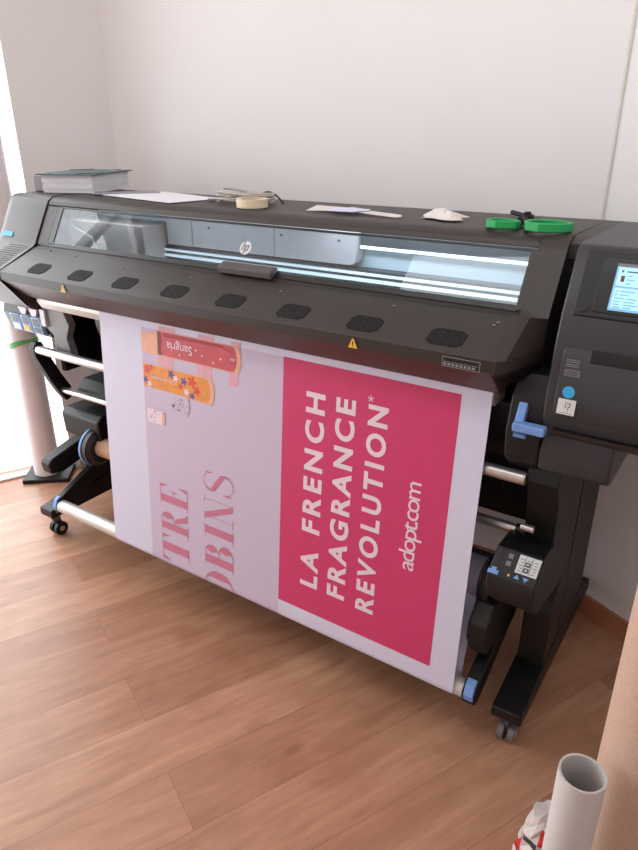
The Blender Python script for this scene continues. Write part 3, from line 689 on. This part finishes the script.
LET = {
 'T': (.86, [rect(.33, 0, .33+TH, 1), rect(.20, 0, .66, H_), rect(.0, 1-H_, .86, 1), [(0, 1), (0, .70), (.015, .70), (.12, 1-H_)], [(.86, 1), (.86, .70), (.845, .70), (.74, 1-H_)]]),
 'R': (.92, [rect(.12, 0, .12+TH, 1), rect(0, 0, .44, H_), rect(0, 1-H_, .5, 1), rect(.3, .49, .5, .49+H_)]+arcband(.48, .755, .30, .245, -90, 90, H_, TH)+[[(.42, .49), (.62, .46), (.86, .05), (.64, .02)], rect(.64, .01, .92, .01+H_), [(.84, .04), (.92, .01), (.92, .08)]]),
 'E': (.80, [rect(.12, 0, .12+TH, 1), rect(0, 0, .8, H_), rect(0, 1-H_, .76, 1), rect(.3, .49, .58, .49+H_), [(.80, 0), (.80, .32), (.785, .32), (.66, H_)], [(.76, 1), (.76, .72), (.745, .72), (.64, 1-H_)], [(.58, .36), (.58, .64), (.565, .60), (.50, .5), (.565, .40)]]),
 'B': (.86, [rect(.12, 0, .12+TH, 1), rect(0, 0, .5, H_), rect(0, 1-H_, .48, 1), rect(.3, .50, .52, .50+H_)]+arcband(.46, .755, .28, .245, -90, 90, H_, TH*.95)+arcband(.50, .26, .34, .26, -90, 90, H_, TH)),
 'I': (.50, [rect(.15, 0, .15+TH, 1), rect(0, 0, .5, H_), rect(0, 1-H_, .5, 1)]),
 'N': (.96, [rect(.15, 0, .15+H_, 1), rect(0, 0, .33, H_), rect(0, 1-H_, .3, 1), [(.06, 1), (.28, 1), (.82, 0), (.80, 0), (.60, .02)], rect(.80, 0, .80+H_, 1), rect(.66, 1-H_, .96, 1)]),
 'O': (1.0, arcband(.5, .5, .5, .515, 0, 180, H_, TH, 28, 0)[:14]+arcband(.5, .5, .5, .515, 90, 270, H_, TH, 28, 180)+arcband(.5, .5, .5, .515, -90, 90, H_, TH, 28, 0)),
 'S': (.72, arcband(.36, .755, .30, .26, 20, 200, H_, .07, 20, 180)+arcband(.36, .245, .32, .26, -160, 20, H_, .07, 20, 0)
        + [[(.055, .76), (.11, .62), (.30, .49), (.47, .38), (.58, .30), (.68, .25), (.66, .40), (.50, .53), (.30, .66), (.16, .74)]]
        + [[(.66, .98), (.66, .70), (.645, .70), (.60, .84)], [(.03, .02), (.03, .32), (.045, .32), (.09, .16)]]),
}
def serif_word(word, xb, xt, z_start, adv, m='bn_rose', gap=.012, widths=None):
    z = z_start; h = xb-xt
    for i, ch in enumerate(word):
        w, polys = LET[ch]; zw = widths[i]
        for k, pg in enumerate(polys):
            pts = [(xb-y*h, z+x/w*zw) for x, y in pg]
            # split wide pieces so they follow the bar
            poly(pts, m, .0014+k*.000004)
        z += zw+gap
serif_word('TRE', -1.457, -1.585, .196, 0, widths=[.100, .092, .082], gap=.012)
serif_word('OBINS', -1.256, -1.380, .122, 0, widths=[.112, .098, .052, .094, .080], gap=.011)

# printed perfume bottles
def capsule(x0, x1, z0, z1, m, off, round_r=True, tilt=0):
    r = (z1-z0)/2; pts = [(x0, z0), (x1-r*.45, z0)]
    for k in range(1, 12):
        a = -PI/2+PI*k/12; pts.append((x1-r*.45+math.cos(a)*r*.45, (z0+z1)/2+math.sin(a)*r))
    pts += [(x1-r*.45, z1), (x0, z1)]; poly(pts, m, off)
for a, b in ((-1.57, -1.50), (-1.40, -1.34), (-1.27, -1.235)): poly([(a, .90), (b, .90), (b+.01, 1.036), (a+.01, 1.036)], 'bn_shadow', .0010)
poly([(-1.640, .94), (-1.56, .94), (-1.56, 1.010), (-1.640, 1.008)], 'bn_peach', .0016)
capsule(-1.575, -1.222, .942, 1.022, 'bn_peach', .0018); capsule(-1.565, -1.238, .944, 1.020, 'bn_red', .0020)
poly([(-1.566, .944), (-1.548, .944), (-1.552, .97), (-1.546, .99), (-1.552, 1.02), (-1.566, 1.02)], 'bn_brown', .0022)
poly([(-1.54, 1.004), (-1.30, 1.010), (-1.25, 1.000), (-1.30, 1.018), (-1.54, 1.018)], 'bn_redd', .0022)
capsule(-1.638, -1.328, .822, .905, 'bn_peach', .0018); capsule(-1.638, -1.345, .825, .902, 'bn_orange', .0020)
for x, z, r, m in ((-1.62, .885, .018, 'bn_flower_r'), (-1.60, .895, .012, 'bn_flower_r'), (-1.628, .85, .013, 'bn_flower_b'), (-1.61, .838, .013, 'bn_letter'), (-1.51, .888, .016, 'bn_flower_b'), (-1.49, .878, .013, 'bn_letter'),
                   (-1.455, .875, .016, 'bn_flower_b'), (-1.42, .88, .022, 'bn_flower_r'), (-1.40, .855, .018, 'bn_flower_r'), (-1.445, .843, .014, 'bn_letter'), (-1.42, .835, .012, 'bn_flower_b'), (-1.47, .856, .012, 'bn_flower_r'), (-1.385, .885, .012, 'bn_orange')):
    pts = []
    for k in range(20): a = 2*PI*k/20; rr_ = r*(.72+.28*math.cos(5*a)); pts.append((x+rr_*math.cos(a), z+rr_*math.sin(a)))
    bn.add([bpos(x, z, .0023)]+[bpos(a, b, .0023) for a, b in pts], [(0, i+1, (i+1) % 20+1) for i in range(20)], m)
capsule(-1.636, -1.434, .762, .826, 'bn_lilac', .0021)
capsule(-1.636, -1.438, .764, .815, 'bn_shadow', .0013)
capsule(-1.628, -1.545, .704, .752, 'bn_letter', .0021); poly([(-1.560, .706), (-1.548, .708), (-1.548, .75), (-1.560, .751)], 'bn_peach', .0024)
for k in range(44):
    x = random.uniform(-1.50, -1.442); z = random.uniform(.77, .818)
    if k > 26: x = random.uniform(-1.625, -1.565); z = random.uniform(.708, .748)
    r = random.choice((.0014, .002, .0028)); poly([(x-r, z), (x, z-r), (x+r, z), (x, z+r)], 'bn_dot', .0026)
poly([(-1.505+.006*math.cos(a*PI/5), .785+.006*math.sin(a*PI/5)) for a in range(10)], 'bn_brown', .0026)
for x, z in ((-1.40, .985), (-1.375, .972), (-1.33, .958), (-1.30, .975), (-1.47, .958)):
    poly([(x-.007, z), (x-.0012, z-.0012), (x, z-.007), (x+.0012, z-.0012), (x+.007, z), (x+.0012, z+.0012), (x, z+.007), (x-.0012, z+.0012)], 'bn_letter', .0026)
def flip_text(body, x0, x1, z, h, m, off):      # lettering on the bottles, upside down
    vs, fs = text_mesh(body, .004, 1); w = max(v[0] for v in vs)
    tris([(x1-(x/w)*(x1-x0), z-y*h) for x, y in vs], fs, m, off)
flip_text('Sangria', -1.525, -1.415, .992, .040, 'bn_letter', .0026); flip_text('adopt', -1.265, -1.245, .985, .014, 'bn_letter', .0026)
flip_text('Citrus soleil', -1.60, -1.49, .868, .016, 'bn_letter', .0026)
bn.tube((BX0, 1.515, .436), (BX1, 1.505, .462), .060, 'bn_back', 40)
bo = bn.build('printed_banner', recalc=False)
tag(bo, 'lilac and pink printed advertising banner reading LA FRENCH FRAGRANCE REVOLUTION, hanging from the printer', 'banner')

# ------------------------------------------------------------------ things on the printer roof
ZR = 1.3815
def flat_stack(c, w, d, ang, z0, z1, m, name, jitter=0, layers=1, bevel=.0015, lip=None):
    mb = MB(); ca, sa = math.cos(ang), math.sin(ang)
    for k in range(layers):
        a = z0+(z1-z0)*k/layers; b = z0+(z1-z0)*(k+1)/layers
        jx, jy = random.uniform(-jitter, jitter), random.uniform(-jitter, jitter)
        pts = [(c[0]+jx+x*ca-y*sa, c[1]+jy+x*sa+y*ca) for x, y in ((-w/2, -d/2), (w/2, -d/2), (w/2, d/2), (-w/2, d/2))]
        mb.prism(pts, a, b-(0.0006 if k < layers-1 else 0), m, 'z')
    return mb, name
ang = math.radians(20)
pc = (-2.315, 1.800)
mb, _ = flat_stack(pc, .21, .275, ang, ZR, 1.445, 'paper', '', .003, 9); tag(mb.build('paper_stack'), 'stack of white office paper under the teal folder, left end of the printer roof', 'paper stack')
mb, _ = flat_stack((pc[0]+.002, pc[1]+.0), .235, .31, ang+.03, 1.4460, 1.4495, 'teal', '')
fo = mb.build('cardboard_folder', bevel=.001); tag(fo, 'teal grey card folder with dark elastic lying on the paper stack', 'folder')
mb, _ = flat_stack((pc[0]+.002, pc[1]), .238, .313, ang+.03, 1.4453, 1.4459, 'teal_dk', '')
ca, sa = math.cos(ang+.03), math.sin(ang+.03)
def fpnt(x, y): return (pc[0]+.002+x*ca-y*sa, pc[1]+x*sa+y*ca)
for p, q in (((-.1175, -.08), (-.05, -.155)), ((.05, -.155), (.1175, -.08)), ((.1175, .08), (.05, .155)), ((-.1175, .08), (-.05, .155))):
    a = fpnt(*p); b = fpnt(*q); mb.tube((a[0], a[1], 1.4505), (b[0], b[1], 1.4505), .0012, 'teal_dk', 8)
el = MB(); el.v, el.f, el.m, el.mats = mb.v, mb.f, mb.m, mb.mats
x_ = el.build('elastic_band', fo)
# child meshes are stored relative to the folder origin
mb, _ = flat_stack((-2.452, 1.760), .05, .22, ang, ZR, 1.440, 'binder', ''); tag(mb.build('grey_binder', bevel=.003), 'grey binder standing out on the left behind the white paper stack', 'binder')
mb = MB(); q = [(-2.16, 1.70), (-1.985, 1.895), (-1.62, 1.80), (-1.665, 1.605)]
mb.prism(q, ZR-.0005, ZR+.0014, 'paper', 'z'); tag(mb.build('loose_sheet'), 'large loose white sheet lying flat between paper stack and cable coil', 'sheet of paper')
mb = MB(); q = [(-2.19, 1.735), (-2.03, 1.89), (-1.95, 1.84), (-2.11, 1.665)]
mb.prism(q, ZR+.0018, ZR+.0034, 'binder', 'z'); tag(mb.build('paper_sheet'), 'small grey sheet lying half under the stack on the large loose sheet', 'sheet of paper')

# cable coil
mb = MB(); P = []
for k in range(5*32):
    t = k/32; a = 2*PI*t; r1 = .105-.006*(t % 2)+.004*math.sin(a*1.3); r2 = .060+.004*math.cos(t*2.1)
    P.append((-1.470+r1*math.cos(a)+.010*math.sin(t*1.7), 1.750+r2*math.sin(a)+.01*math.sin(t*2.9), ZR+.004+.0055*t+.010*max(0, math.sin(a+t))))
mb.path(P, .0030, 'cable', 8)
mb.path([(-1.545, 1.70, ZR+.004), (-1.50, 1.735, ZR+.02), (-1.44, 1.75, ZR+.030), (-1.39, 1.76, ZR+.028), (-1.37, 1.78, ZR+.028)], .0045, 'cable', 8)
mb.tube((-1.578, 1.695, ZR+.006), (-1.556, 1.70, ZR+.006), .006, 'grey', 12)
cb = mb.build('coiled_cable', smooth=True); tag(cb, 'beige cable coiled on the printer roof beside the cream tape roll', 'cable')
mb = MB(); P = []
for k in range(25):
    t = k/24; a = PI*t; P.append((-1.46+.13*t, 1.77+.01*math.sin(a), ZR+.003+.030*math.sin(a)))
mb.path(P, .0028, 'black', 8); tag(mb.build('black_cable', smooth=True), 'short black cable arching behind the cream tape roll', 'cable')
mb = MB(); mb.ring((-1.362, 1.655, ZR), (-1.362, 1.655, ZR+.024), .048, .036, 'cream', 48); tag(mb.build('tape_roll', smooth=True), 'cream roll of masking tape lying flat in front of the cable', 'tape roll')
# torn strips
def slab(pts, z, t, m, warp):
    b = MB(); n_ = len(pts); vs = [(x, y, z+w) for (x, y), w in zip(pts, warp)]+[(x, y, z+w+t) for (x, y), w in zip(pts, warp)]
    b.add(vs, [list(range(n_-1, -1, -1)), list(range(n_, 2*n_))]+[(i, (i+1) % n_, (i+1) % n_+n_, i+n_) for i in range(n_)], m); return b
b = slab([(-1.165, 1.66), (-1.03, 1.69), (-0.99, 1.72), (-1.0, 1.745), (-1.06, 1.735), (-1.16, 1.71)], ZR, .0015, 'tissue', [0, .004, .006, .004, .006, .010])
tag(b.build('paper_scrap'), 'white torn paper scrap, leftmost of the three scraps mid-roof', 'paper scrap', 'paper scraps on the printer roof')
b = slab([(-1.08, 1.64), (-1.0, 1.65), (-0.965, 1.685), (-1.03, 1.7), (-1.075, 1.675)], ZR+.006, .0015, 'bn_white', [0, .0, .004, .006, .003])
tag(b.build('paper_scrap'), 'white folded paper scrap lying in the middle of the three scraps', 'paper scrap', 'paper scraps on the printer roof')
b = slab([(-0.99, 1.665), (-0.87, 1.65), (-0.855, 1.66), (-0.86, 1.672), (-0.985, 1.692)], ZR, .0015, 'tissue', [.004, .0, .001, .004, .007])
tag(b.build('paper_scrap'), 'narrow white paper strip, rightmost of the three scraps mid-roof', 'paper scrap', 'paper scraps on the printer roof')
# crumpled tissue
mb = MB(); nx, ny = 12, 9; vs = []
for j in range(ny):
    for i in range(nx):
        u, w = i/(nx-1), j/(ny-1); e = math.sin(PI*u)*math.sin(PI*w)
        x = -.810+.110*u+.012*math.sin(w*7); y = 1.665+.085*w+.012*math.sin(u*6)
        vs.append((x, y, ZR+.002+e*(.010+random.uniform(0, .016))+(.010*w*math.sin(PI*u))))
mb.add(vs, [(j*nx+i, j*nx+i+1, (j+1)*nx+i+1, (j+1)*nx+i) for j in range(ny-1) for i in range(nx-1)], 'tissue')
o = mb.build('crumpled_tissue', recalc=False); o.modifiers.new('sub', 'SUBSURF').render_levels = 1
tag(o, 'crumpled off-white tissue on the roof left of the green rings', 'tissue')
# green rings and black clip
def green_ring(c, r, h, nseg, label, m='green', t=.012):
    mb = MB(); vs = []
    for rr_, z in ((r, 0), (r, h), (r-t, h), (r-t, 0)):
        for i in range(nseg):
            a = 2*PI*(i+.3)/nseg; k = 1+.05*math.cos(3*a); vs.append((c[0]+rr_*k*math.cos(a), c[1]+rr_*k*.8*math.sin(a), ZR+z))
    fs = []
    for k in range(4):
        for i in range(nseg): fs.append((k*nseg+i, k*nseg+(i+1) % nseg, ((k+1) % 4)*nseg+(i+1) % nseg, ((k+1) % 4)*nseg+i))
    mb.add(vs, fs, m); o = mb.build('rubber_ring', bevel=.003, segs=2); tag(o, label, 'ring', 'green rubber rings on the printer roof'); return o
green_ring((-.562, 1.618), .042, .018, 10, 'smaller green faceted ring on the roof, left of the black clip')
green_ring((-.456, 1.622), .057, .020, 10, 'larger green faceted ring on the roof, right of the black clip')
DX, DY = .025, -.045
mb = MB(); mb.path([(-.592+DX, 1.735+DY, ZR+.028), (-.56+DX, 1.722+DY, ZR+.024), (-.535+DX, 1.732+DY, ZR+.020)], .006, 'black', 8); mb.path([(-.556+DX, 1.72+DY, ZR+.022), (-.540+DX, 1.705+DY, ZR+.010), (-.527+DX, 1.690+DY, ZR+.006)], .007, 'black', 8)
mb.box(-.572+DX, -.522+DX, 1.722+DY, 1.745+DY, ZR, ZR+.018, 'black'); mb.tube((-.55+DX, 1.73+DY, ZR+.018), (-.55+DX, 1.73+DY, ZR+.032), .009, 'glossblack', 12)
tag(mb.build('spring_clip', bevel=.002), 'black plastic clip lying between the two green rings', 'clip')

# ------------------------------------------------------------------ rolls
mb = MB(); c = (-2.815, 1.712)
mb.ring((c[0]+.0, c[1]+.0, .022), (c[0], c[1], 1.655), .063, .038, 'roll_paper', 48)
tag(mb.build('tall_paper_roll', smooth=True), 'tall pale pink paper roll standing upright by the window left of the printer', 'paper roll')
mb = MB(); mb.ring((c[0]+.004, c[1], .685), (c[0]-.004, c[1], .706), .069, .0640, 'green_lt', 40)
tag(mb.build('rubber_band', bevel=.002), 'light green band clasped around the tall pale pink paper roll', 'band')
mb = MB(); a = math.radians(40); q = []
for x, y in ((-.11, -.085), (.11, -.085), (.11, .085), (-.11, .085)): q.append((c[0]+.012+x*math.cos(a)-y*math.sin(a), c[1]+x*math.sin(a)+y*math.cos(a)))
mb.prism(q, 0, .021, 'black', 'z'); tag(mb.build('base_plate', bevel=.004), 'flat black floor plate under the tall pale pink paper roll', 'base')
# white tube
mb = MB(); tc_ = (-0.0750, 0.8880, .62)
mb.ring((-0.0750, 0.8880, .001), tc_, .0385, .0345, 'tube_grey', 56); tb = mb.build('white_cardboard_tube', smooth=True)
tag(tb, 'open-ended white tube standing on the floor beside the big kraft roll', 'tube')
# kraft roll
mb = MB(); mb.ring((.018, 1.014, .001), (.018, 1.010, 1.12), .085, .04, 'kraft', 64)
tag(mb.build('kraft_paper_roll', smooth=True), 'big upright brown kraft paper roll at the lower right beside the white tube', 'paper roll')
# crumpled bag
mb = MB(); nu, nv = 16, 9; vs = []; random.seed(4)
for j in range(nv):
    for i in range(nu):
        a = 2*PI*i/nu; h = j/(nv-1); r = (.055*(1-.45*h)+.004)*(1 if 0 < j else .9); r *= 1+random.uniform(-.16, .16)
        vs.append((-.160+r*math.cos(a)*.9+.012*h, 1.150+r*math.sin(a), .002+.165*h+random.uniform(-.006, .006)*(j > 0)))
vs.append((-.150, 1.150, .165)); vs.append((-.160, 1.150, .001))
fs = [(j*nu+i, j*nu+(i+1) % nu, (j+1)*nu+(i+1) % nu, (j+1)*nu+i) for j in range(nv-1) for i in range(nu)]
mb.add(vs, fs, 'bagw')
mb.f += [((nv-1)*nu+i, (nv-1)*nu+(i+1) % nu, nu*nv) for i in range(nu)]+[((i+1) % nu, i, nu*nv+1) for i in range(nu)]; mb.m += [0]*(2*nu)
rmi = mb.mi('red'); bmi = mb.mi('int_dark')
for k, f in enumerate(mb.f[:nu*(nv-1)]):
    j, i = divmod(k, nu)
    if (j in (5, 6) and i in (12, 13)) or (j in (1, 2) and i in (8, 9)) or (j == 1 and i in (11,)): mb.m[k] = rmi
    if (j == 4 and i in (9, 10, 11)): mb.m[k] = bmi
o = mb.build('crumpled_bag'); tag(o, 'crumpled white bag with red print on the floor behind the white tube', 'bag')

# ------------------------------------------------------------------ camera
cam = bpy.data.cameras.new('camera'); co = bpy.data.objects.new('camera', cam); C.objects.link(co)
cam.sensor_fit = 'HORIZONTAL'; cam.sensor_width = 36; cam.lens = 667.47/638*36; cam.clip_start = .02; cam.clip_end = 60
AZ, TH_, RO = math.radians(55.92), math.radians(23.96), math.radians(.252)
fw = Vector((-math.cos(AZ), math.sin(AZ), 0)); rt = Vector((math.sin(AZ), math.cos(AZ), 0)); dn = Vector((0, 0, -1))
zc = fw*math.cos(TH_)+dn*math.sin(TH_); yc = dn*math.cos(TH_)-fw*math.sin(TH_)
X = rt*math.cos(RO)+yc*math.sin(RO); Y = -rt*math.sin(RO)+yc*math.cos(RO)
R = Matrix((X, -Y, -zc)).transposed().to_4x4(); R.translation = (0, 0, 1.6); co.matrix_world = R
bpy.context.scene.camera = co

# ------------------------------------------------------------------ light
w = bpy.data.worlds.new('sky'); bpy.context.scene.world = w; w.use_nodes = True
w.node_tree.nodes['Background'].inputs[0].default_value = (.96, .98, 1, 1); w.node_tree.nodes['Background'].inputs[1].default_value = 2.2
def area(name, loc, direction, sx, sy, power, col=(1, 1, 1), spread=180):
    l = bpy.data.lights.new(name, 'AREA'); l.shape = 'RECTANGLE'; l.size = sx; l.size_y = sy; l.energy = power; l.color = col; l.spread = math.radians(spread)
    o = bpy.data.objects.new(name, l); C.objects.link(o); o.location = loc; o.rotation_euler = Vector(direction).to_track_quat('-Z', 'Y').to_euler(); return o
wc = W0-PD*1.8+n*.35+Vector((0, 0, 1.3))
area('window_daylight', wc, -n, 3.5, 2.2, 128, (.93, .965, 1))
cc = Vector((-.9, .2, HT-.03))
area('ceiling_lamp', (-.3, .5, HT-.08), (-.1, .9, -.2), 2.6, .5, 15, (.93, .97, 1), 140)  # added fill aimed at the upper back wall, stands for bounced daylight
area('printer_interior_lamp', (-.80, 1.60, 1.338), (0, .55, -.8), .62, .03, 1.5, (.90, .96, 1))  # area light that backs up the LED bar
area('printer_interior_lamp', (-1.60, 1.59, 1.338), (0, .5, -.8), 1.1, .03, .8, (.92, .96, 1))  # added to brighten the left interior, beyond the LED bar
sc = bpy.context.scene
sc.view_settings.view_transform = 'Standard'; sc.view_settings.look = 'None'; sc.view_settings.exposure = 0
